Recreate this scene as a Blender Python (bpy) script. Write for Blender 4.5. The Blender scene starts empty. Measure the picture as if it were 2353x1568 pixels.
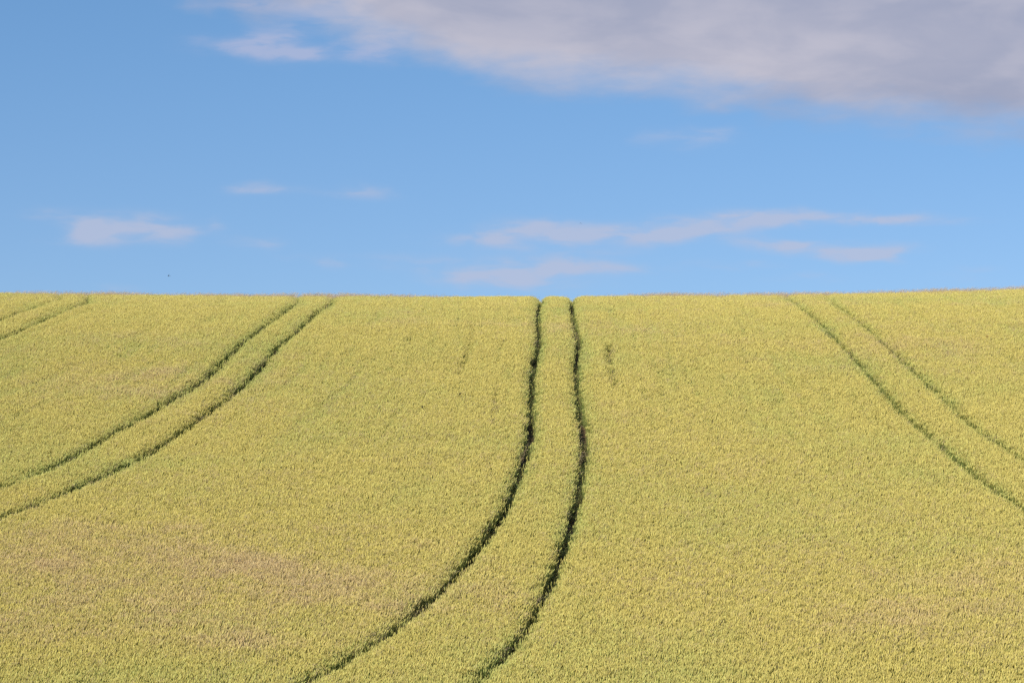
import bpy, math, random
import numpy as np
from mathutils import Vector, Matrix, Euler

R = math.radians
SC = bpy.context.scene
COL = SC.collection

# ------------------------------------------------------------------ camera
PITCH = 6.0
FPX = 6533.0            # focal length in pixels of a 2352 px wide picture (100 mm on a 36 mm sensor)
W0, H0 = 2352.0, 1568.0
cam_d = bpy.data.cameras.new("camera")
cam_d.sensor_width = 36.0
cam_d.lens = 36.0 * FPX / W0
cam_d.clip_start = 0.1
cam_d.clip_end = 20000
cam = bpy.data.objects.new("camera", cam_d)
COL.objects.link(cam)
cam.location = (0, 0, 0)
cam.rotation_euler = (R(90 + PITCH), 0, 0)
SC.camera = cam

# ------------------------------------------------------------------ light
SUN_EL, SUN_AZ = 38.0, -138.0      # azimuth measured from the view direction, negative = left; behind the camera
sun_dir = Vector((math.sin(R(SUN_AZ)) * math.cos(R(SUN_EL)), math.cos(R(SUN_AZ)) * math.cos(R(SUN_EL)), math.sin(R(SUN_EL))))
sd = bpy.data.lights.new("sun", 'SUN')
sd.energy = 5.0
sd.angle = R(0.53)
sd.color = (1.0, 0.90, 0.76)
sun = bpy.data.objects.new("sun", sd)
COL.objects.link(sun)
sun.rotation_euler = sun_dir.to_track_quat('Z', 'Y').to_euler()
sun.location = sun_dir * 60

SC.view_settings.view_transform = 'Standard'
SC.view_settings.look = 'None'
EXPO = 0.30
SC.view_settings.exposure = EXPO
SC.view_settings.gamma = 1.0
SC.view_settings.use_curve_mapping = False

# ------------------------------------------------------------------ world: sky with clouds by direction
world = bpy.data.worlds.new("World")
SC.world = world
world.use_nodes = True
nt = world.node_tree
nt.nodes.clear()
N = nt.nodes
L = nt.links


def node(t, **kw):
    n = N.new(t)
    for k, v in kw.items():
        setattr(n, k, v)
    return n


def put(sock, v):
    if hasattr(v, 'is_output') or isinstance(v, bpy.types.NodeSocket):
        L.new(v, sock)
    else:
        sock.default_value = v


def math_(op, a, b=None, c=None, clamp=False):
    n = node('ShaderNodeMath', operation=op, use_clamp=clamp)
    put(n.inputs[0], a)
    if b is not None:
        put(n.inputs[1], b)
    if c is not None:
        put(n.inputs[2], c)
    return n.outputs[0]


def smooth(v, a, b, lo=0.0, hi=1.0):
    n = node('ShaderNodeMapRange', interpolation_type='SMOOTHSTEP')
    put(n.inputs['Value'], v)
    n.inputs['From Min'].default_value = a
    n.inputs['From Max'].default_value = b
    n.inputs['To Min'].default_value = lo
    n.inputs['To Max'].default_value = hi
    return n.outputs['Result']


def mixc(f, a, b, mode='MIX'):
    n = node('ShaderNodeMix', data_type='RGBA', blend_type=mode)
    put(n.inputs['Factor'], f)
    put(n.inputs['A'], a)
    put(n.inputs['B'], b)
    return n.outputs['Result']


def lin(r, g, b):
    f = lambda c: (c / 255.0 / 12.92) if c / 255.0 <= 0.04045 else ((c / 255.0 + 0.055) / 1.055) ** 2.4
    return (f(r), f(g), f(b), 1.0)


sky = node('ShaderNodeTexSky', sky_type='NISHITA')
sky.sun_disc = False
sky.sun_elevation = R(SUN_EL)
sky.sun_rotation = R(SUN_AZ)
sky.air_density = 1.0
sky.dust_density = 0.3
sky.ozone_density = 2.0
sky.altitude = 200
SKY_S = 0.10
tc = node('ShaderNodeTexCoord')
sep = node('ShaderNodeSeparateXYZ')
L.new(tc.outputs['Generated'], sep.inputs[0])
dx, dy, dz = sep.outputs
deg = 180 / math.pi
az = math_('MULTIPLY', math_('ARCTAN2', dx, dy), deg)          # degrees right of +Y
el = math_('MULTIPLY', math_('ARCSINE', dz), deg)              # degrees above the horizon
comb = node('ShaderNodeCombineXYZ')
L.new(az, comb.inputs[0])
L.new(el, comb.inputs[1])
# uneven edges: warp the direction with noise before the clouds are placed
mp = node('ShaderNodeMapping')
mp.inputs['Scale'].default_value = (0.55, 1.1, 1)
L.new(comb.outputs[0], mp.inputs[0])


def noise(vec, scale, detail=5, rough=0.55, dist=0.0):
    n = node('ShaderNodeTexNoise')
    L.new(vec, n.inputs['Vector'])
    n.inputs['Scale'].default_value = scale
    n.inputs['Detail'].default_value = detail
    n.inputs['Roughness'].default_value = rough
    n.inputs['Distortion'].default_value = dist
    return n


nz = noise(mp.outputs[0], 1.15, 5, 0.50)
sepn = node('ShaderNodeSeparateColor')
L.new(nz.outputs['Color'], sepn.inputs[0])
waz = math_('MULTIPLY_ADD', math_('SUBTRACT', sepn.outputs[0], 0.5), 2.2, az)
wel = math_('MULTIPLY_ADD', math_('SUBTRACT', sepn.outputs[1], 0.5), 0.85, el)
wel_s = math_('MULTIPLY_ADD', math_('SUBTRACT', sepn.outputs[1], 0.5), 0.42, el)


def pix_dir(px, py):
    x = (px - W0 / 2) / FPX
    z = (H0 / 2 - py) / FPX
    v = Matrix.Rotation(R(PITCH), 3, 'X') @ Vector((x, 1, z))
    return v


def pix_azel(px, py):
    v = pix_dir(px, py).normalized()
    return math.degrees(math.atan2(v.x, v.y)), math.degrees(math.asin(v.z))


DPX = math.degrees(1 / FPX)      # degrees per pixel


def blob(px, py, sx, sy, amp, tilt=0.0, e=None):
    sx *= 1.12; sy *= 1.35; amp *= 1.15
    a0, e0 = pix_azel(px, py)
    u = math_('SUBTRACT', waz, a0)
    w = math_('SUBTRACT', e if e is not None else wel_s, e0)
    if tilt:
        w = math_('MULTIPLY_ADD', u, -tilt, w)
    u = math_('DIVIDE', u, sx * DPX)
    w = math_('DIVIDE', w, sy * DPX)
    r2 = math_('ADD', math_('MULTIPLY', u, u), math_('MULTIPLY', w, w))
    g = math_('POWER', 2.71828, math_('MULTIPLY', r2, -1.0))
    return math_('MULTIPLY', g, amp)


def add_all(lst):
    r = lst[0]
    for x in lst[1:]:
        r = math_('ADD', r, x)
    return r


mpf = node('ShaderNodeMapping')
mpf.inputs['Scale'].default_value = (0.7, 2.6, 1)
L.new(comb.outputs[0], mpf.inputs[0])
fine = noise(mpf.outputs[0], 1.3, 6, 0.52, 0.3)
# big cloud bank: everything above a lower edge that climbs to the left
fc = node('ShaderNodeFloatCurve')
fc.inputs['Factor'].default_value = 1
azn = math_('MULTIPLY_ADD', waz, 1 / 40.0, 0.5)                # -20..20 degrees -> 0..1
L.new(azn, fc.inputs['Value'])
edge = [(-900, -420), (200, -160), (480, -15), (720, 28), (860, 85), (960, 112), (1090, 165), (1200, 188), (1500, 200),
        (1650, 222), (1850, 256), (2080, 270), (2352, 300), (2900, 280), (3600, 60), (4100, -200)]
cv = fc.mapping.curves[0]
pts = []
for px, py in edge:
    a0, e0 = pix_azel(px, py)
    pts.append(((a0 + 20) / 40.0, e0 / 30.0))
while len(cv.points) < len(pts):
    cv.points.new(0.5, 0.5)
for p, q in zip(cv.points, pts):
    p.location = q
    p.handle_type = 'AUTO'
fc.mapping.update()
edge_el = math_('MULTIPLY', fc.outputs[0], 30.0)
over = math_('MULTIPLY_ADD', math_('SUBTRACT', fine.outputs['Fac'], 0.5), 0.55, math_('SUBTRACT', wel, edge_el))
bank = smooth(over, -0.50, 0.70)
bank = math_('MULTIPLY', bank, smooth(el, 26.0, 19.0))
puffs = add_all([blob(640, 98, 85, 30, 0.8, 0.0), blob(570, 106, 70, 14, 0.55), blob(740, 116, 90, 18, 0.5, -0.06), blob(450, 100, 60, 20, 0.3), blob(820, 120, 50, 14, 0.4), blob(680, 130, 50, 14, 0.4), blob(560, 8, 130, 10, 0.5),
                 blob(880, 90, 60, 40, 0.5), blob(720, 30, 120, 22, 0.45)])
smalls = add_all([
    blob(285, 528, 115, 24, 0.75, -0.03), blob(235, 512, 60, 22, 0.45), blob(390, 540, 70, 18, 0.4), blob(185, 546, 60, 10, 0.5),
    blob(488, 521, 26, 12, 0.42), blob(600, 556, 60, 14, 0.42), blob(590, 431, 60, 14, 0.48), blob(670, 436, 60, 11, 0.4),
    blob(845, 436, 60, 14, 0.48, -0.05), blob(755, 607, 32, 12, 0.5), blob(1215, 527, 120, 18, 0.72), blob(1320, 548, 210, 16, 0.75),
    blob(1120, 548, 80, 14, 0.4), blob(1530, 538, 120, 15, 0.75), blob(1640, 512, 110, 18, 0.75), blob(1790, 500, 160, 13, 0.85),
    blob(2060, 505, 130, 11, 0.95, -0.01), blob(1870, 572, 115, 14, 1.2, -0.07), blob(2030, 583, 70, 13, 0.9), blob(1780, 556, 40, 8, 0.4),
    blob(1240, 622, 190, 28, 0.75), blob(1130, 645, 120, 16, 0.45), blob(1350, 612, 90, 16, 0.45), blob(930, 606, 110, 14, 0.3),
    blob(1690, 608, 100, 8, 0.38, -0.04), blob(1870, 640, 100, 9, 0.3), blob(1610, 320, 85, 18, 0.6, -0.02), blob(1480, 318, 50, 12, 0.2),
    blob(2270, 616, 60, 8, 0.25), blob(660, 586, 60, 8, 0.2), blob(270, 664, 60, 8, 0.3), blob(120, 495, 60, 12, 0.25), blob(2200, 640, 90, 9, 0.2)])
fmod = smooth(fine.outputs['Fac'], 0.32, 0.66, 0.42, 1.15)
smalls = math_('MULTIPLY', smalls, fmod)
a_small = smooth(smalls, 0.0, 1.1, 0.0, 0.72)
a_puff = smooth(math_('MULTIPLY', puffs, fmod), 0.0, 1.25, 0.0, 0.74)
# shading inside the bank: grey-violet body, lighter pinkish lumps
mp2 = node('ShaderNodeMapping')
mp2.inputs['Scale'].default_value = (0.35, 0.8, 1)
mp2.inputs['Rotation'].default_value = (0, 0, R(8))
L.new(comb.outputs[0], mp2.inputs[0])
n2 = noise(mp2.outputs[0], 1.05, 5, 0.5, 0.3)
body_var = math_('ADD', math_('MULTIPLY', smooth(n2.outputs['Fac'], 0.40, 0.60), 0.75), math_('MULTIPLY', smooth(fine.outputs['Fac'], 0.35, 0.65), 0.15))
light_zone = add_all([blob(900, 90, 170, 90, 0.8), blob(1230, 150, 230, 55, 0.75), blob(1750, 110, 260, 70, 0.75), blob(1500, 170, 200, 45, 0.35),
                      blob(700, 70, 200, 80, 0.8), blob(1850, 190, 200, 40, 0.3), blob(2200, 100, 160, 50, 0.3)])
body_f = math_('ADD', math_('MULTIPLY', body_var, 0.55), math_('MULTIPLY', light_zone, 0.55), clamp=True)
SKS = 1.0 / SKY_S / 2 ** EXPO
sc3 = lambda c: (c[0] * SKS, c[1] * SKS, c[2] * SKS, 1)
bank_col = mixc(body_f, sc3(lin(160, 166, 190)), sc3(lin(194, 192, 206)))
wisp_col = sc3(lin(187, 193, 216))
# clear sky
skyc = node('ShaderNodeGamma')
L.new(sky.outputs[0], skyc.inputs[0])
skyc.inputs[1].default_value = 1.0
tintf = smooth(el, 5.0, 15.0)
tint = mixc(tintf, (0.625, 0.745, 0.94, 1), (0.575, 0.79, 0.97, 1))
clear = mixc(1.0, skyc.outputs[0], tint, 'MULTIPLY')
c1 = mixc(a_small, clear, wisp_col)
c1b = mixc(a_puff, c1, sc3(lin(178, 186, 216)))
bank_a = math_('MULTIPLY', bank, 0.97)
c2 = mixc(bank_a, c1b, bank_col)
bg = node('ShaderNodeBackground')
L.new(c2, bg.inputs[0])
bg.inputs[1].default_value = SKY_S
wo = node('ShaderNodeOutputWorld')
L.new(bg.outputs[0], wo.inputs[0])
world.cycles.sampling_method = 'MANUAL'
world.cycles.sample_map_resolution = 512

# ------------------------------------------------------------------ cycles
SC.render.engine = 'CYCLES'
SC.cycles.use_denoising = False
SC.cycles.max_bounces = 6
SC.cycles.diffuse_bounces = 3
SC.cycles.transmission_bounces = 3
SC.cycles.pixel_filter_type = 'BLACKMAN_HARRIS'
SC.cycles.filter_width = 1.5

# ------------------------------------------------------------------ terrain
CROP = 0.72
YB, YT = 118.0, 150.0
B = 0.2778
C = (B - 0.1206) / (YT - YB)
A = -1.063 - 72 * B
Y_FLAT = YB + (B + 0.03) / C


def side_rise(X, Y):
    """gentle lift of the hill to both sides, as the skyline shows"""
    r = np.where(X > 0, 0.40 * (np.clip(X, 0, 60) / 27.0) ** 1.7, 0.17 * (np.clip(-X, 0, 60) / 27.0) ** 1.2)
    return r * np.clip((Y - 60) / 90.0, 0, 1.0)


def top_z(X, Y):
    """height of the top of the crop"""
    X = np.asarray(X, float)
    Y = np.asarray(Y, float)
    z = A + B * Y
    q = np.clip(Y, YB, Y_FLAT)
    z = np.where(Y > YB, A + B * q - C * (q - YB) ** 2 / 2, z)
    z = np.where(Y > Y_FLAT, z - 0.03 * (Y - Y_FLAT), z)
    # valley towards the camera
    zv = A + B * 54.0
    t = np.clip((54.0 - Y) / 47.0, 0, 1)
    s = t * t * (3 - 2 * t)
    zl = (zv - 1.0 * np.sin(t * math.pi) * 1.0) * (1 - s) + (-1.7 + CROP) * s
    z = np.where(Y < 54.0, zl, z)
    return z + side_rise(X, Y) + 0.05 * np.sin(X * 0.21 + 1.0) * np.sin(Y * 0.13) * np.clip((Y - 45) / 30, 0, 1)


def ground_z(X, Y):
    return top_z(X, Y) - CROP


def cast(px, py):
    """first point of the crop's top seen in direction of a pixel; None above the brow"""
    v = pix_dir(px, py)
    ys = np.arange(54.0, 158.0, 0.05)
    xs = ys * v.x / v.y
    zs = ys * v.z / v.y
    d = zs - top_z(xs, ys)
    i = np.nonzero(d <= 0)[0]
    if len(i) == 0:
        k = int(np.argmin(d))
    else:
        k = int(i[0])
    return np.array((xs[k], ys[k]))


def poly_from_pixels(pts, sight=False, beyond=30.0):
    P = [cast(*p) for p in pts]
    # order from the brow down; drop repeats
    Q = [P[0]]
    for p in P[1:]:
        if np.hypot(*(p - Q[-1])) > 0.35:
            Q.append(p)
    Q = np.array(Q)
    # continue over the brow
    if sight:
        d = Q[0] / np.hypot(*Q[0])
        ext = [Q[0] + d * k for k in (40.0, 24.0, 14.0, 7.0)]
        ext[0] = ext[0] + np.array((6.0, 0.0)); ext[1] = ext[1] + np.array((1.0, 0.0))
    else:
        d = Q[0] - Q[min(4, len(Q) - 1)]
        d = d / np.hypot(*d)
        ext = [Q[0] + d * k for k in (40.0, 20.0, 8.0)]
    Q = np.vstack([ext, Q])
    # smooth resample
    seg = np.hypot(*np.diff(Q, axis=0).T)
    s = np.concatenate([[0], np.cumsum(seg)])
    t = np.arange(0, s[-1], 0.8)
    X = np.interp(t, s, Q[:, 0]); Y = np.interp(t, s, Q[:, 1])
    for _ in range(2):
        X[1:-1] = (X[:-2] + 2 * X[1:-1] + X[2:]) / 4
        Y[1:-1] = (Y[:-2] + 2 * Y[1:-1] + Y[2:]) / 4
    return np.stack([X, Y], 1)


TR = {
 'c1': [(1239,690),(1233,711),(1233,742),(1237,768),(1236,786),(1226,814),(1222,838),(1219,886),(1218,920),(1217,960),(1215,1000),(1203,1040),(1188,1085),(1167,1140),(1130,1200),(1095,1250),(1040,1315),(990,1365),(905,1435),(800,1500),(735,1537),(680,1566),(580,1620),(480,1690)],
 'c2': [(1312,690),(1312,707),(1315,723),(1321,749),(1324.5,768),(1326,782),(1323.5,806),(1321,838),(1322,870),(1325,892),(1331,940),(1338,985),(1341,1020),(1335,1060),(1328,1110),(1320,1150),(1308,1195),(1290,1250),(1265,1320),(1238,1375),(1205,1435),(1165,1485),(1114,1535),(1074,1568),(1015,1620),(950,1690)],
 'l2': [(760,691),(745,701),(726,712.5),(703.5,733),(685,750),(664,767),(647,780),(632,791),(621,808),(606,827),(578,855),(561,872),(535,894),(510,915),(486,932),(440,968),(400,995),(350,1030),(290,1060),(240,1085),(180,1110),(120,1137),(60,1160),(0,1180),(-60,1200),(-150,1230),(-300,1280)],
 'l1': [(679,694),(664,701),(640,720),(621,731),(597,750),(572,769),(553.5,782),(529,806),(512,821),(497,840),(478.6,855),(463.5,868),(446.6,879),(410,900),(370,922),(330,950),(290,972),(240,998),(200,1022),(150,1050),(90,1080),(50,1095),(0,1112),(-60,1130),(-150,1160),(-300,1210)],
 'f2': [(198,692),(172,700),(140.6,712),(117,722),(93.7,731),(67,745),(39,758),(0,773),(-80,800),(-200,840)],
 'f1': [(133,689),(109,692),(89,698),(62.5,708),(39,715.5),(3,729.5),(-80,755),(-200,795)],
 'r1': [(1806.5,682),(1826.5,694),(1851.5,711.8),(1881,736.7),(1904,759),(1934,790.5),(1951,809),(1974,834),(2006.5,869),(2034,899),(2069,941.7),(2099,966.8),(2134,994),(2164,1021.7),(2215,1065),(2260,1102),(2310,1135),(2352,1165),(2400,1195),(2500,1255)],
 'r2': [(1899,684),(1919,697),(1949,719),(1989,749),(2026.6,784),(2069,821.7),(2111.4,861.7),(2144,891.8),(2174,919),(2214,956.7),(2251,986.7),(2300,1020),(2352,1055),(2450,1115)],
}
TRW = {'c1': 0.165, 'c2': 0.165, 'l2': 0.15, 'l1': 0.135, 'f2': 0.12, 'f1': 0.10, 'r1': 0.11, 'r2': 0.07}
TRACKS = {k: poly_from_pixels(v, sight=True) for k, v in TR.items()}
# short gaps and faint missed seed rows
GAPS = [([(1396,790),(1398,812),(1400,835)], 0.135), ([(1401,845),(1406,865),(1411,885)], 0.085),
        ([(1088,735),(1082,770),(1066,820),(1050,860)], 0.015), ([(1137,890),(1136,930),(1128,975)], 0.03), ([(945,765),(938,785)], 0.03)]


def seg_dist(P, poly):
    d = np.full(len(P), 1e9)
    for a, b in zip(poly[:-1], poly[1:]):
        lo = np.minimum(a, b) - 1.4
        hi = np.maximum(a, b) + 1.4
        m = (P[:, 0] > lo[0]) & (P[:, 0] < hi[0]) & (P[:, 1] > lo[1]) & (P[:, 1] < hi[1])
        if not m.any():
            continue
        q = P[m]
        ab = b - a
        t = np.clip(((q - a) @ ab) / max(ab @ ab, 1e-9), 0, 1)
        e = q - (a + t[:, None] * ab)
        d[m] = np.minimum(d[m], np.hypot(e[:, 0], e[:, 1]))
    return d


def vnoise(X, Y, scale, seed):
    rng = np.random.RandomState(seed)
    G = rng.rand(256, 256)
    x = X / scale + 1000.3
    y = Y / scale + 1000.7
    xi = np.floor(x).astype(int); yi = np.floor(y).astype(int)
    fx = x - xi; fy = y - yi
    fx = fx * fx * (3 - 2 * fx); fy = fy * fy * (3 - 2 * fy)
    g = lambda i, j: G[i % 256, j % 256]
    return (g(xi, yi) * (1 - fx) + g(xi + 1, yi) * fx) * (1 - fy) + (g(xi, yi + 1) * (1 - fx) + g(xi + 1, yi + 1) * fx) * fy


def fbm(X, Y, scale, seed, o=4):
    r = 0; a = 1; t = 0
    for k in range(o):
        r = r + a * vnoise(X, Y, scale / 2 ** k, seed + k); t += a; a *= 0.55
    return r / t


# ------------------------------------------------------------------ materials
def new_mat(name):
    global nt, N, L
    m = bpy.data.materials.new(name)
    m.use_nodes = True
    nt = m.node_tree; nt.nodes.clear(); N = nt.nodes; L = nt.links
    return m


def attr(name, typ='GEOMETRY', out='Fac'):
    n = node('ShaderNodeAttribute', attribute_name=name, attribute_type=typ)
    return n.outputs[out]


def plant_mat(name, cols, translucent=0.25, rough=0.6, spec=0.25):
    """cols: (ripe, green, tan) base colours; 'tint' chooses towards green (-) or tan (+), 'shade' varies single ears"""
    m = new_mat(name)
    tint = attr('tint', 'INSTANCER')
    green = attr('green', 'INSTANCER')
    shade = attr('shade', 'GEOMETRY')
    ripe, grn, tan = cols
    c = mixc(smooth(tint, 0.52, 0.95), ripe + (1,), tan + (1,))
    c = mixc(smooth(math_('ADD', green, math_('MULTIPLY', math_('SUBTRACT', shade, 0.5), 0.5)), 0.0, 1.0), c, grn + (1,))
    v = math_('MULTIPLY_ADD', shade, 0.5, 0.75)
    rnd = node('ShaderNodeObjectInfo').outputs['Random']
    v = math_('MULTIPLY', v, math_('MULTIPLY_ADD', rnd, 0.12, 0.94))
    vv = node('ShaderNodeCombineColor')
    for i in range(3):
        L.new(v, vv.inputs[i])
    c = mixc(1.0, c, vv.outputs[0], 'MULTIPLY')
    p = node('ShaderNodeBsdfPrincipled')
    L.new(c, p.inputs['Base Color'])
    p.inputs['Roughness'].default_value = rough
    p.inputs['Specular IOR Level'].default_value = spec
    tr = node('ShaderNodeBsdfTranslucent')
    L.new(c, tr.inputs[0])
    mx = node('ShaderNodeMixShader')
    mx.inputs[0].default_value = translucent
    L.new(p.outputs[0], mx.inputs[1]); L.new(tr.outputs[0], mx.inputs[2])
    o = node('ShaderNodeOutputMaterial')
    L.new(mx.outputs[0], o.inputs[0])
    return m


M_EAR = plant_mat('wheat_ear', ((0.64, 0.55, 0.158), (0.48, 0.51, 0.15), (0.64, 0.49, 0.24)), 0.2, 0.5, 0.3)
M_LEAF = plant_mat('wheat_leaf', ((0.40, 0.41, 0.11), (0.25, 0.34, 0.10), (0.42, 0.34, 0.16)), 0.35, 0.5, 0.3)
M_GRASS = plant_mat('grass_head', ((0.64, 0.50, 0.30), (0.56, 0.48, 0.25), (0.60, 0.41, 0.28)), 0.3, 0.6, 0.2)
M_STRAW = plant_mat('flattened_straw', ((0.50, 0.42, 0.20), (0.26, 0.32, 0.11), (0.52, 0.36, 0.20)), 0.2, 0.6, 0.2)


def soil_mat():
    m = new_mat('soil')
    tcn = node('ShaderNodeTexCoord')
    n1 = noise(tcn.outputs['Object'], 1.3, 8, 0.65)
    n2 = noise(tcn.outputs['Object'], 22.0, 6, 0.7)
    c = mixc(smooth(n1.outputs['Fac'], 0.3, 0.7), (0.11, 0.068, 0.04, 1), (0.17, 0.11, 0.065, 1))
    c = mixc(smooth(n2.outputs['Fac'], 0.45, 0.75), c, (0.24, 0.18, 0.11, 1))
    p = node('ShaderNodeBsdfPrincipled')
    L.new(c, p.inputs['Base Color'])
    p.inputs['Roughness'].default_value = 0.95
    p.inputs['Specular IOR Level'].default_value = 0.1
    bm_ = node('ShaderNodeBump')
    bm_.inputs['Strength'].default_value = 0.8
    bm_.inputs['Distance'].default_value = 0.04
    L.new(n2.outputs['Fac'], bm_.inputs['Height'])
    L.new(bm_.outputs[0], p.inputs['Normal'])
    o = node('ShaderNodeOutputMaterial')
    L.new(p.outputs[0], o.inputs[0])
    return m


M_SOIL = soil_mat()


def flat_mat(name, col, rough=0.6, var=0.15):
    m = new_mat(name)
    tcn = node('ShaderNodeTexCoord')
    n1 = noise(tcn.outputs['Object'], 40.0, 3, 0.6)
    c = mixc(n1.outputs['Fac'], tuple(x * (1 - var) for x in col) + (1,), tuple(min(1, x * (1 + var)) for x in col) + (1,))
    p = node('ShaderNodeBsdfPrincipled')
    L.new(c, p.inputs['Base Color'])
    p.inputs['Roughness'].default_value = rough
    o = node('ShaderNodeOutputMaterial')
    L.new(p.outputs[0], o.inputs[0])
    return m


# ------------------------------------------------------------------ ground sheet
def mesh_obj(name, V, F, mats, link=True):
    me = bpy.data.meshes.new(name)
    me.from_pydata([tuple(v) for v in V], [], F)
    for mm in mats:
        me.materials.append(mm)
    me.update()
    o = bpy.data.objects.new(name, me)
    if link:
        COL.objects.link(o)
    return o


def build_ground():
    ax = np.concatenate([[-4000, -2000, -1000, -500, -250, -150, -110], np.arange(-80, 80.1, 0.8), [110, 150, 250, 500, 1000, 2000, 4000]])
    ay = np.concatenate([[-2000, -800, -300, -100, -40], np.arange(-10, 44, 2.0), np.arange(44, 182, 0.5), [185, 190, 200, 220, 260, 320, 400, 600, 1000, 2000, 5000]])
    XX, YY = np.meshgrid(ax, ay, indexing='ij')
    Z = ground_z(XX.ravel(), YY.ravel())
    P = np.stack([XX.ravel(), YY.ravel()], 1)
    # wheel ruts pressed into the soil
    d = np.full(len(P), 9.0)
    for t in TRACKS.values():
        d = np.minimum(d, seg_dist(P, t))
    Z = Z - 0.05 * np.exp(-(d / 0.35) ** 2) + 0.02 * (vnoise(P[:, 0], P[:, 1], 0.9, 5) - 0.5)
    nx, ny = len(ax), len(ay)
    i, j = np.meshgrid(np.arange(nx - 1), np.arange(ny - 1), indexing='ij')
    a = (i * ny + j).ravel(); b = a + ny
    F = np.stack([a, b, b + 1, a + 1], 1)
    o = mesh_obj('ground', np.stack([P[:, 0], P[:, 1], Z], 1), F.tolist(), [M_SOIL])
    o.data.polygons.foreach_set('use_smooth', np.ones(len(o.data.polygons), bool))
    o['kind'] = 'structure'
    o['label'] = 'brown soil of the hillside under the wheat'
    return o


build_ground()


# ------------------------------------------------------------------ plant prototypes
class PM:
    def __init__(self):
        self.V = []; self.F = []; self.M = []; self.S = []

    def tube(self, pts, rad, sides, mat, shade, cap=False):
        base = len(self.V)
        n = len(pts)
        for k, (p, r) in enumerate(zip(pts, rad)):
            d = (pts[min(k + 1, n - 1)] - pts[max(k - 1, 0)]).normalized()
            u = d.cross(Vector((0.3, 1, 0.1))).normalized()
            w = d.cross(u)
            for s in range(sides):
                a = 2 * math.pi * s / sides + (k % 2) * math.pi / sides * 0.6
                self.V.append(p + (u * math.cos(a) + w * math.sin(a)) * r)
                self.S.append(shade)
        for k in range(n - 1):
            for s in range(sides):
                a = base + k * sides + s; b = base + k * sides + (s + 1) % sides
                self.F.append((a, b, b + sides, a + sides)); self.M.append(mat)

    def strip(self, pts, wid, side, mat, shade):
        base = len(self.V)
        for p, w in zip(pts, wid):
            self.V.append(p - side * w); self.V.append(p + side * w)
            self.S += [shade, shade]
        for k in range(len(pts) - 1):
            a = base + 2 * k
            self.F.append((a, a + 1, a + 3, a + 2)); self.M.append(mat)

    def build(self, name, mats):
        o = mesh_obj(name, self.V, self.F, mats, link=False)
        me = o.data
        me.polygons.foreach_set('material_index', self.M)
        me.polygons.foreach_set('use_smooth', np.ones(len(self.F), bool))
        at = me.attributes.new('shade', 'FLOAT', 'POINT')
        at.data.foreach_set('value', np.array(self.S, 'f'))
        me.update()
        return o


def wheat_clump(seed, n=12, rad=0.11):
    rn = random.Random(seed)
    pm = PM()
    for i in range(n):
        a = rn.uniform(0, 6.283); r = rad * math.sqrt(rn.random())
        b = Vector((r * math.cos(a), r * math.sin(a), 0))
        h = CROP - 0.02 + rn.gauss(0, 0.04)
        sh = rn.random()
        lean = Vector((rn.gauss(0.02, 0.05), rn.gauss(0, 0.05), 0))
        hs = h - rn.uniform(0.085, 0.11)
        p0 = b; p1 = b + lean * 0.35 + Vector((0, 0, hs * 0.55)); p2 = b + lean + Vector((0, 0, hs))
        pm.tube([p0, p1, p2], [0.003, 0.0025, 0.002], 3, 1, sh)
        # ear: bumpy spindle, nodding a little
        Lr = rn.uniform(0.09, 0.12)
        dirn = (lean * 1.6 + Vector((rn.gauss(0.04, 0.09), rn.gauss(0, 0.09), 1))).normalized()
        bend = Vector((rn.gauss(0.05, 0.12), rn.gauss(0, 0.12), -0.05))
        prof = [0.0028, 0.0072, 0.0062, 0.0086, 0.0070, 0.0082, 0.0060, 0.0062, 0.0016]
        pts = []
        for k in range(len(prof)):
            t = k / (len(prof) - 1)
            pts.append(p2 + dirn * (Lr * t) + bend * (Lr * t * t))
        sc = rn.uniform(0.95, 1.25)
        pm.tube(pts, [q * sc for q in prof], 5, 0, sh)
        # leaves
        for lf in range(3):
            z0 = hs * rn.uniform(0.35, 0.95)
            s0 = p0.lerp(p2, z0 / hs)
            ang = rn.uniform(0, 6.283)
            od = Vector((math.cos(ang), math.sin(ang), 0))
            sd_ = Vector((-od.y, od.x, 0))
            ll = rn.uniform(0.10, 0.20)
            up = rn.uniform(0.3, 1.0)
            q = [s0, s0 + od * ll * 0.3 + Vector((0, 0, ll * 0.45 * up)), s0 + od * ll * 0.75 + Vector((0, 0, ll * 0.45 * up)), s0 + od * ll * 1.05 + Vector((0, 0, ll * (0.15 * up - 0.1)))]
            pm.strip(q, [0.004, 0.0065, 0.005, 0.001], sd_, 1, rn.random())
    return pm.build('wheat_clump', [M_EAR, M_LEAF])


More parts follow.
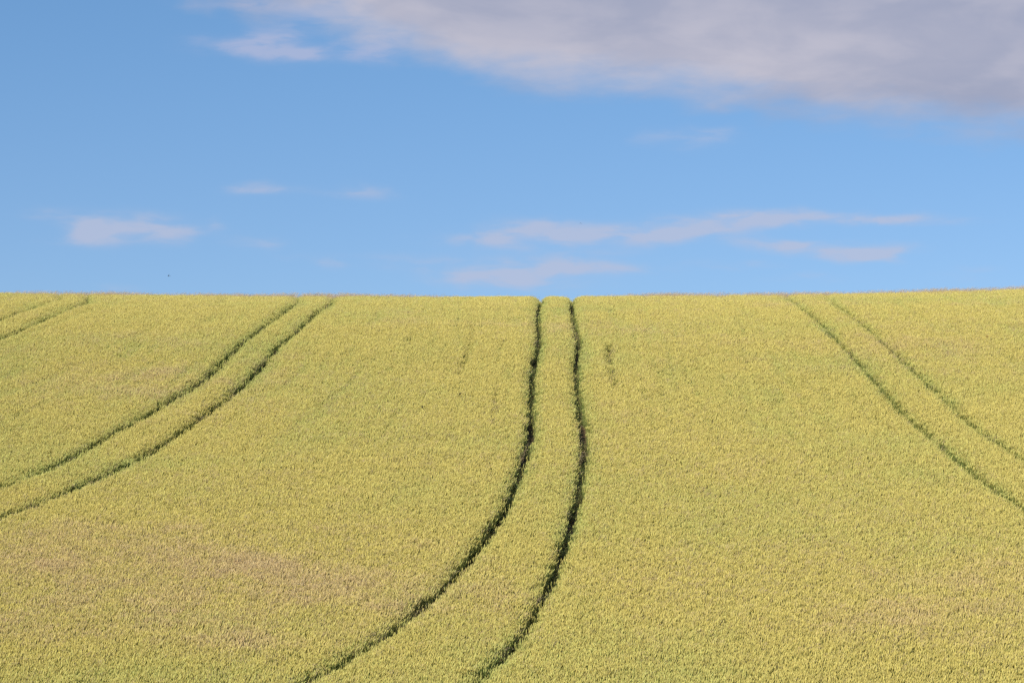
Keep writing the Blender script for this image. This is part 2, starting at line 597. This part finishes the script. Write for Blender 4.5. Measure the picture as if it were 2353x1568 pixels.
def short_clump(seed):
    """stunted green plants and bent straw on the floor and edges of a wheel track"""
    rn = random.Random(seed)
    pm = PM()
    for i in range(7):
        a = rn.uniform(0, 6.283); r = 0.1 * math.sqrt(rn.random())
        b = Vector((r * math.cos(a), r * math.sin(a), 0))
        ang = rn.uniform(0, 6.283)
        tilt = rn.uniform(0.2, 1.2)
        hh = rn.uniform(0.25, 0.5)
        d = Vector((math.cos(ang) * tilt, math.sin(ang) * tilt, 1)).normalized()
        pm.tube([b, b + d * hh * 0.5 + Vector((0, 0, 0.03)), b + d * hh], [0.003, 0.0028, 0.0015], 3, 0, rn.random())
        for lf in range(2):
            ang2 = rn.uniform(0, 6.283)
            od = Vector((math.cos(ang2), math.sin(ang2), 0)); sd_ = Vector((-od.y, od.x, 0))
            s0 = b + d * hh * rn.uniform(0.2, 0.8); ll = rn.uniform(0.12, 0.25)
            pm.strip([s0, s0 + od * ll * 0.3 + Vector((0, 0, ll * 0.4)), s0 + od * ll * 0.8 + Vector((0, 0, ll * 0.2))], [0.004, 0.007, 0.001], sd_, 1, rn.random())
    return pm.build('short_clump', [M_STRAW, M_LEAF])


def grass_tuft(seed):
    """taller wild grass with soft drooping heads"""
    rn = random.Random(seed)
    pm = PM()
    for i in range(6):
        a = rn.uniform(0, 6.283); r = 0.12 * math.sqrt(rn.random())
        b = Vector((r * math.cos(a), r * math.sin(a), 0))
        h = CROP + rn.uniform(-0.02, 0.15)
        lean = Vector((rn.gauss(0.13, 0.06), rn.gauss(0.0, 0.06), 0))
        p1 = b + lean * 0.3 + Vector((0, 0, h * 0.5)); p2 = b + lean + Vector((0, 0, h * 0.86))
        sh = rn.random()
        pm.tube([b, p1, p2], [0.002, 0.0018, 0.0012], 3, 0, sh)
        dr = Vector((rn.gauss(0.5, 0.25), rn.gauss(0, 0.3), 1)).normalized()
        ll = rn.uniform(0.10, 0.17)
        for k in range(7):
            t = k / 6
            s0 = p2 + dr * ll * t + Vector((0.05, 0, -0.04)) * t * t
            o2 = Vector((rn.gauss(0.3, 0.5), rn.gauss(0, 0.5), rn.uniform(0.1, 0.9))).normalized()
            w = Vector((rn.gauss(0, 1), rn.gauss(0, 1), 0.2)).normalized()
            l2 = rn.uniform(0.03, 0.06)
            pm.strip([s0, s0 + o2 * l2 * 0.5, s0 + o2 * l2], [0.0008, 0.0032, 0.0006], w, 0, sh)
    return pm.build('grass_tuft', [M_GRASS])


# ------------------------------------------------------------------ scattering
def scatter_obj(name, pts, rot, scl, vid, tint, green, protos, label, cat):
    me = bpy.data.meshes.new(name)
    n = len(pts)
    me.vertices.add(n)
    me.vertices.foreach_set('co', np.asarray(pts, 'f').ravel())
    for nm, ty, val in (('rot', 'FLOAT_VECTOR', rot), ('scl', 'FLOAT_VECTOR', scl)):
        at = me.attributes.new(nm, ty, 'POINT')
        at.data.foreach_set('vector', np.asarray(val, 'f').ravel())
    at = me.attributes.new('vid', 'INT', 'POINT'); at.data.foreach_set('value', np.asarray(vid, 'i'))
    at = me.attributes.new('tint', 'FLOAT', 'POINT'); at.data.foreach_set('value', np.asarray(tint, 'f'))
    at = me.attributes.new('green', 'FLOAT', 'POINT'); at.data.foreach_set('value', np.asarray(green, 'f'))
    o = bpy.data.objects.new(name, me)
    COL.objects.link(o)
    pc = bpy.data.collections.new(name + '_plants')
    for k, p in enumerate(protos):
        p.name = '%s_plant_%s' % (name, chr(97 + k))
        pc.objects.link(p)
    g = bpy.data.node_groups.new(name + '_nodes', 'GeometryNodeTree')
    g.interface.new_socket('Geometry', in_out='INPUT', socket_type='NodeSocketGeometry')
    g.interface.new_socket('Geometry', in_out='OUTPUT', socket_type='NodeSocketGeometry')
    gi = g.nodes.new('NodeGroupInput'); go = g.nodes.new('NodeGroupOutput')
    ci = g.nodes.new('GeometryNodeCollectionInfo')
    ci.inputs['Collection'].default_value = pc
    ci.inputs['Separate Children'].default_value = True
    ci.inputs['Reset Children'].default_value = True
    ip = g.nodes.new('GeometryNodeInstanceOnPoints')
    ip.inputs['Pick Instance'].default_value = True

    def na(nm, ty):
        q = g.nodes.new('GeometryNodeInputNamedAttribute'); q.data_type = ty
        q.inputs['Name'].default_value = nm
        return q.outputs['Attribute']
    e2r = g.nodes.new('FunctionNodeEulerToRotation')
    g.links.new(na('rot', 'FLOAT_VECTOR'), e2r.inputs[0])
    g.links.new(gi.outputs[0], ip.inputs['Points'])
    g.links.new(ci.outputs[0], ip.inputs['Instance'])
    g.links.new(na('vid', 'INT'), ip.inputs['Instance Index'])
    g.links.new(e2r.outputs[0], ip.inputs['Rotation'])
    g.links.new(na('scl', 'FLOAT_VECTOR'), ip.inputs['Scale'])
    g.links.new(ip.outputs[0], go.inputs[0])
    md = o.modifiers.new('scatter', 'NODES')
    md.node_group = g
    o['kind'] = 'stuff'
    o['label'] = label
    o['category'] = cat
    return o


rng = np.random.RandomState(7)
Y_NEAR, Y_FAR = 60.0, 176.0


def field_points(density, seed):
    rg = np.random.RandomState(seed)
    hw = 0.18 * Y_FAR * 1.12 + 4
    g = 1 / math.sqrt(density)
    gx, gy = np.meshgrid(np.arange(-hw, hw, g), np.arange(Y_NEAR, Y_FAR, g), indexing='ij')
    X = gx.ravel() + (rg.rand(gx.size) - 0.5) * g * 1.1
    Y = gy.ravel() + (rg.rand(gx.size) - 0.5) * g * 1.1
    m = np.abs(X) < 0.18 * Y * 1.12 + 4
    return X[m], Y[m], rg


def track_info(P):
    """(distance from the edge of the nearest wheel track, distance to any gap)"""
    jit = 0.06 * (vnoise(P[:, 0], P[:, 1], 0.9, 61) - 0.5) + 0.06 * (vnoise(P[:, 0], P[:, 1], 0.3, 62) - 0.5)
    d = np.full(len(P), 9.0)
    for k, t in TRACKS.items():
        w = TRW[k]
        if k[0] == 'c':
            w = w + 0.06 * np.clip((P[:, 1] - 136) / 10, 0, 1) - 0.06 * np.clip((86 - P[:, 1]) / 12, 0, 1)
        else:
            w = w - 0.12 * np.clip((P[:, 1] - 146) / 5, 0, 1)
        d = np.minimum(d, seg_dist(P, t) - w)
    g = np.full(len(P), 9.0)
    for pts, w in GAPS:
        poly = np.array([cast(*p) for p in pts])
        g = np.minimum(g, seg_dist(P, poly) - w)
    return d + jit, g


def pix_xy(P):
    Z = top_z(P[:, 0], P[:, 1])
    c, s = math.cos(R(PITCH)), math.sin(R(PITCH))
    dep = P[:, 1] * c + Z * s
    up = -P[:, 1] * s + Z * c
    return W0 / 2 + FPX * P[:, 0] / dep, H0 / 2 - FPX * up / dep


# patches of wild grass on the hillside (world places found once from the photograph)
def patch_field(P):
    spots = [((230, 1270), 7, 6, 1.0), ((520, 1330), 6, 5, 0.9), ((90, 1400), 3.5, 4, 0.8), ((760, 1250), 3, 5, 0.6), ((2120, 1420), 4.5, 3.5, 1.0),
             ((1900, 1290), 4, 6, 0.7), ((1560, 1330), 3, 4.5, 0.75), ((2300, 1330), 3, 6, 0.8), ((1130, 1400), 2.2, 3, 0.55), ((420, 1120), 5, 7, 0.4),
             ((2200, 780), 7, 8, 0.3), ((1000, 1010), 4, 8, 0.35), ((1600, 1080), 6, 8, 0.4), ((1950, 1180), 5, 6, 0.45), ((600, 1480), 3, 3, 0.5), ((700, 930), 5, 8, 0.35),
             ((350, 860), 6, 8, 0.22), ((1480, 760), 5, 8, 0.2), ((860, 1400), 2.5, 3, 0.6)]
    r = np.zeros(len(P))
    for (px, py), sx, sy, a in spots:
        c = cast(px, py)
        r = np.maximum(r, a * np.exp(-((P[:, 0] - c[0]) / sx) ** 2 - ((P[:, 1] - c[1]) / sy) ** 2))
    return r


# --- wheat
X, Y, rg = field_points(54.0, 11)
# drill rows run roughly up the hill: pull plants a little towards rows
row = 0.125
ph = X / row + 0.8 * np.sin(Y * 0.04) + 0.03 * Y
X = X - 0.12 * row * np.sin(2 * math.pi * ph) / 1.0
P = np.stack([X, Y], 1)
dt, dg = track_info(P)
n = len(P)
u = rg.rand(n)
stunt = (fbm(X, Y, 2.5, 90) > 0.60)
keep = (dt > 0.06) & ~((dg < 0) & (u < 0.93)) & ~((dt < 0.10) & (u < 0.35))
X, Y, dt, dg, P = X[keep], Y[keep], dt[keep], dg[keep], P[keep]
n = len(P)
patch = patch_field(P)
f1 = fbm(X, Y, 9.0, 20, 4)
f2 = fbm(X, Y, 2.2, 40, 3)
f3 = vnoise(X, Y, 0.5, 55)
# seed rows run with the wheel tracks: soft streaks up the hill
def track_x(k, yy):
    t = TRACKS[k]; o_ = np.argsort(t[:, 1])
    return np.interp(yy, t[o_, 1], t[o_, 0])
xl = track_x('l2', Y); xc = (track_x('c1', Y) + track_x('c2', Y)) / 2; xr = track_x('r1', Y)
lat = np.where(X < xc, (X - xc) / np.maximum(xc - xl, 4), (X - xc) / np.maximum(xr - xc, 4)) * 12.0
streak = vnoise(lat + 50, Y / 16.0, 0.32, 201) * 0.6 + vnoise(lat + 50, Y / 9.0, 0.9, 202) * 0.4
st_amp = np.clip((Y - 92) / 20, 0.35, 1.0)
lane = np.clip((streak - 0.56) / 0.2, 0, 1) * st_amp
tint = 0.40 + 0.8 * (f1 - 0.5) + 0.45 * (f2 - 0.5) + 0.27 * patch * (0.6 + 0.8 * fbm(X, Y, 1.5, 240, 3)) - 0.25 * np.clip((76 - Y) / 3, 0, 1) + rg.normal(0, 0.07, n)
near_edge = np.clip(1 - (dt - 0.06) / 0.34, 0, 1)
green = 0.20 + 0.75 * np.clip(fbm(X, Y, 5.0, 70, 4) - 0.5, -0.15, 0.5) + 0.22 * lane + 0.35 * np.clip(f3 - 0.72, 0, 1) + 0.36 * near_edge * (0.4 + 0.9 * vnoise(X, Y, 1.6, 81)) + rg.normal(0, 0.05, n)
green = np.clip(green - 0.25 * patch, 0, 1.0)
hs = 1.0 + 0.05 * (f2 - 0.5) * 2 + rg.normal(0, 0.025, n) + 0.04 * (f3 - 0.5) - 0.08 * lane
# thin seed-row gaps, long and broken, between the left and centre wheel tracks
rowd = np.abs((lat + 60) / 0.62 - np.round((lat + 60) / 0.62)) * 0.62 * np.maximum(xc - xl, 4) / 12
rowm = (rowd < 0.055) & (X < xc + 9) & (Y > 86) & (Y < 144)
rowm &= vnoise(np.round((lat + 60) / 0.62) * 3.7, Y / 7.0, 1.0, 260) > 0.42
rows_ = rowm * np.clip(np.minimum((Y - 86) / 14, (146 - Y) / 10), 0, 1) * np.clip((lat + 11) / 5, 0.2, 1)
hs -= 0.16 * rows_ * rg.rand(n)
green = np.clip(green + 0.25 * rows_, 0, 1)
hs -= 0.20 * near_edge ** 1.5 * (0.3 + rg.rand(n))
hs -= 0.45 * np.clip(1 - dg / 0.15, 0, 1) * (0.4 + 0.6 * rg.rand(n))
sxy = rg.uniform(0.9, 1.2, n)
# ears lean slightly into a wheel track
tx = rg.normal(0, 0.05, n); ty = rg.normal(0, 0.05, n)
rot = np.stack([tx, ty + 0.03, np.zeros(n)], 1)
scl = np.stack([sxy, sxy, hs], 1)
Z = ground_z(X, Y)
wheat_protos = [wheat_clump(100 + k) for k in range(14)]
scatter_obj('wheat', np.stack([X, Y, Z], 1), rot, scl, rg.randint(0, 14, n), tint, green, wheat_protos,
            'ripening yellow green wheat covering the whole hillside between the wheel tracks', 'wheat')
print('wheat clumps', n)

# --- stunted plants and bent straw along the wheel tracks
pl = []
rg2 = np.random.RandomState(5)
for k, t in TRACKS.items():
    seg = np.hypot(*np.diff(t, axis=0).T)
    s = np.concatenate([[0], np.cumsum(seg)])
    m = int(s[-1] * (16 if k[0] == 'c' else 18))
    q = rg2.uniform(0, s[-1], m)
    x = np.interp(q, s, t[:, 0]); y = np.interp(q, s, t[:, 1])
    off = rg2.uniform(-1, 1, m) * (TRW[k] + 0.06)
    # fewer plants in the middle of the rut
    kp = (np.abs(off) > TRW[k] * 0.5) | (rg2.rand(m) < 0.35)
    kp &= vnoise(x, y, 2.2, 33) > (0.42 if k[0] == 'c' else 0.25)
    x = (x + off)[kp]; y = y[kp]
    pl.append(np.stack([x, y], 1))
P2 = np.vstack(pl)
kk = (P2[:, 1] > Y_NEAR) & (P2[:, 1] < 138)
P2 = P2[kk]
n2_ = len(P2)
rot = np.stack([rg2.normal(0, 0.15, n2_), rg2.normal(0, 0.15, n2_), rg2.uniform(0, 6.28, n2_)], 1)
s_ = rg2.uniform(0.7, 1.2, n2_)
protos = [short_clump(300 + k) for k in range(6)]
scatter_obj('trampled_stubble', np.stack([P2[:, 0], P2[:, 1], ground_z(P2[:, 0], P2[:, 1]) - 0.03], 1), rot, np.stack([s_] * 3, 1), rg2.randint(0, 6, n2_),
            rg2.rand(n2_), rg2.uniform(0.1, 0.9, n2_), protos, 'stunted green stems and bent straw lying in the dark wheel tracks', 'stubble')

# --- wild grass among the wheat and along the brow
X, Y, rg3 = field_points(22.0, 77)
P = np.stack([X, Y], 1)
dt, dg = track_info(P)
pa = patch_field(P) * (0.35 + 1.3 * np.clip(fbm(X, Y, 1.8, 120, 3) - 0.25, 0, 1))
brow = np.exp(-((Y - 155) / 8.0) ** 2) * np.clip((np.abs(X - 0.5) - 2.5) / 6.0, 0.08, 1) * (0.15 + 1.1 * np.clip(fbm(X, Y, 3.0, 140, 3) - 0.32, 0, 1) * 2)
prob = 0.04 + 1.1 * pa + 0.9 * brow
kp = (rg3.rand(len(X)) < prob) & (dt > 0.05)
X, Y = X[kp], Y[kp]
pb = brow[kp]
n3 = len(X)
s_ = rg3.uniform(0.92, 1.10, n3) + 0.20 * pb
rot = np.stack([rg3.normal(0, 0.06, n3), rg3.normal(0.05, 0.06, n3), rg3.normal(0, 0.5, n3)], 1)
protos = [grass_tuft(500 + k) for k in range(8)]
scatter_obj('wild_grass', np.stack([X, Y, ground_z(X, Y)], 1), rot, np.stack([np.ones(n3)] * 2 + [s_], 1), rg3.randint(0, 8, n3),
            rg3.rand(n3), rg3.uniform(0, 0.5, n3), protos, 'taller pinkish brown wild grass in patches among the wheat and along the brow', 'grass')
print('grass tufts', n3, 'stubble', n2_)

# ------------------------------------------------------------------ small birds
M_BIRD = flat_mat('bird_feathers', (0.018, 0.019, 0.026), 0.5)


def bird(name, px, py, dist, span, heading, bank, dihedral, sweep, label):
    """one continuous body: fuselage rings with wing sheets growing from the flanks and a forked tail"""
    Lb = span * 0.5
    V = []; F = []
    prof = [(0.50, 0.01), (0.46, 0.045), (0.38, 0.075), (0.30, 0.07), (0.15, 0.10), (-0.05, 0.10), (-0.25, 0.065), (-0.42, 0.03)]
    S = 8
    for (yy, rr) in prof:
        for s in range(S):
            a = 2 * math.pi * s / S
            V.append((rr * Lb * math.cos(a), yy * Lb, rr * Lb * 0.9 * math.sin(a)))
    for k in range(len(prof) - 1):
        for s in range(S):
            a = k * S + s; b = k * S + (s + 1) % S
            F.append((a, a + S, b + S, b))
    F.append(tuple(range(S))); F.append(tuple(reversed(range((len(prof) - 1) * S, len(prof) * S))))
    for sg in (-1, 1):      # wings with thickness, swept and raised or lowered
        st = [(0.07, 0.22, -0.08, 0.03), (0.30, 0.22, -0.06, 0.02), (0.60, 0.10, -0.12, 0.012), (1.0, -0.02 , -0.06, 0.004)]
        base = len(V)
        for (t, le, te, th) in st:
            x = sg * t * span / 2 * 1.0
            z = math.sin(dihedral) * t * span / 2 * (1.0 if t < 0.5 else 0.8)
            sw = -sweep * t * t * span / 2
            x *= math.cos(dihedral)
            c = [(x, le * Lb + sw, z), (x, (le + te) / 2 * Lb + sw, z + th * Lb), (x, te * Lb + sw, z), (x, (le + te) / 2 * Lb + sw, z - th * Lb)]
            V += c
        for k in range(len(st) - 1):
            for s in range(4):
                a = base + k * 4 + s; b = base + k * 4 + (s + 1) % 4
                F.append((a, b, b + 4, a + 4))
        F.append((base + 12, base + 13, base + 14, base + 15))
    for sg in (-1, 1):      # forked tail
        base = len(V)
        th = 0.012 * Lb
        q = [(0, -0.36 * Lb), (sg * 0.05 * Lb, -0.36 * Lb), (sg * 0.16 * Lb, -0.85 * Lb), (sg * 0.02 * Lb, -0.60 * Lb)]
        for z in (-th, th):
            for x, y in q:
                V.append((x, y, z))
        F += [(base, base + 1, base + 2, base + 3), (base + 4, base + 7, base + 6, base + 5)]
        for s in range(4):
            F.append((base + s, base + 4 + s, base + 4 + (s + 1) % 4, base + (s + 1) % 4))
    o = mesh_obj('bird', V, F, [M_BIRD])
    v = pix_dir(px, py)
    o.location = v * (dist / v.y)
    o.rotation_euler = Euler((R(5), R(bank), R(heading)), 'XYZ')
    o['label'] = label; o['category'] = 'bird'; o['group'] = 'small dark birds in flight'
    return o


bird('bird', 387.5, 634, 190, 0.34, 75, 20, R(35), 0.5, 'small dark bird in the blue sky, close above the skyline on the left')
bird('bird', 1333.5, 512.5, 230, 0.34, 20, 5, R(-25), 0.4, 'tiny dark bird in the sky beside a thin cloud, right of the centre')
bird('bird', 1056.5, 903, 92, 0.30, -70, -20, R(-30), 0.4, 'small dark bird skimming the wheat left of the central tracks, the right one of two')
bird('bird', 970.5, 933, 88, 0.30, 40, 40, R(-40), 0.5, 'small dark bird low over the wheat with curved wings, the left one of two')


# ------------------------------------------------------------------ a single poppy standing in the wheat on the right
def poppy(px, py, label):
    c = cast(px, py)
    base = Vector((c[0], c[1], float(ground_z(c[0], c[1]))))
    root = bpy.data.objects.new('poppy', None)
    COL.objects.link(root)
    root.location = base
    root.empty_display_size = 0.1
    root['label'] = label; root['category'] = 'flower'
    m_pet = flat_mat('poppy_petal', (0.62, 0.03, 0.012), 0.5)
    m_st = flat_mat('poppy_stem', (0.12, 0.19, 0.05), 0.6)
    m_in = flat_mat('poppy_centre', (0.02, 0.02, 0.015), 0.6)
    pm = PM()
    H = CROP + 0.12
    pm.tube([Vector((0, 0, 0)), Vector((0.01, 0, H * 0.5)), Vector((0, -0.02, H))], [0.003, 0.0025, 0.002], 5, 0, 0.5)
    st = pm.build('stem', [m_st]); COL.objects.link(st); st.parent = root
    top = Vector((0, -0.02, H))
    for k in range(4):
        V = []; F = []
        a0 = k * math.pi / 2 + 0.3
        nr, na_ = 5, 7
        for i in range(nr):
            t = i / (nr - 1)
            for j in range(na_):
                u = (j / (na_ - 1) - 0.5) * 1.9
                rr = 0.06 * t * (1 - 0.12 * u * u)
                z = 0.028 * t * t + 0.003 * math.sin(j * 2.1 + k)
                V.append(top + Vector((rr * math.cos(a0 + u), rr * math.sin(a0 + u), z + 0.001 * (k % 2))))
        for i in range(nr - 1):
            for j in range(na_ - 1):
                a = i * na_ + j
                F.append((a, a + 1, a + na_ + 1, a + na_))
        p = mesh_obj('petal', V, F, [m_pet]); p.parent = root
        p.data.polygons.foreach_set('use_smooth', np.ones(len(F), bool))
    pm = PM()
    pm.tube([top + Vector((0, 0, z)) for z in (-0.004, 0.004, 0.010, 0.014)], [0.002, 0.007, 0.007, 0.003], 8, 0, 0.5)
    ce = pm.build('seed_head', [m_in]); COL.objects.link(ce); ce.parent = root


poppy(2267.5, 780, 'single red poppy standing in the wheat near the right edge of the hillside')
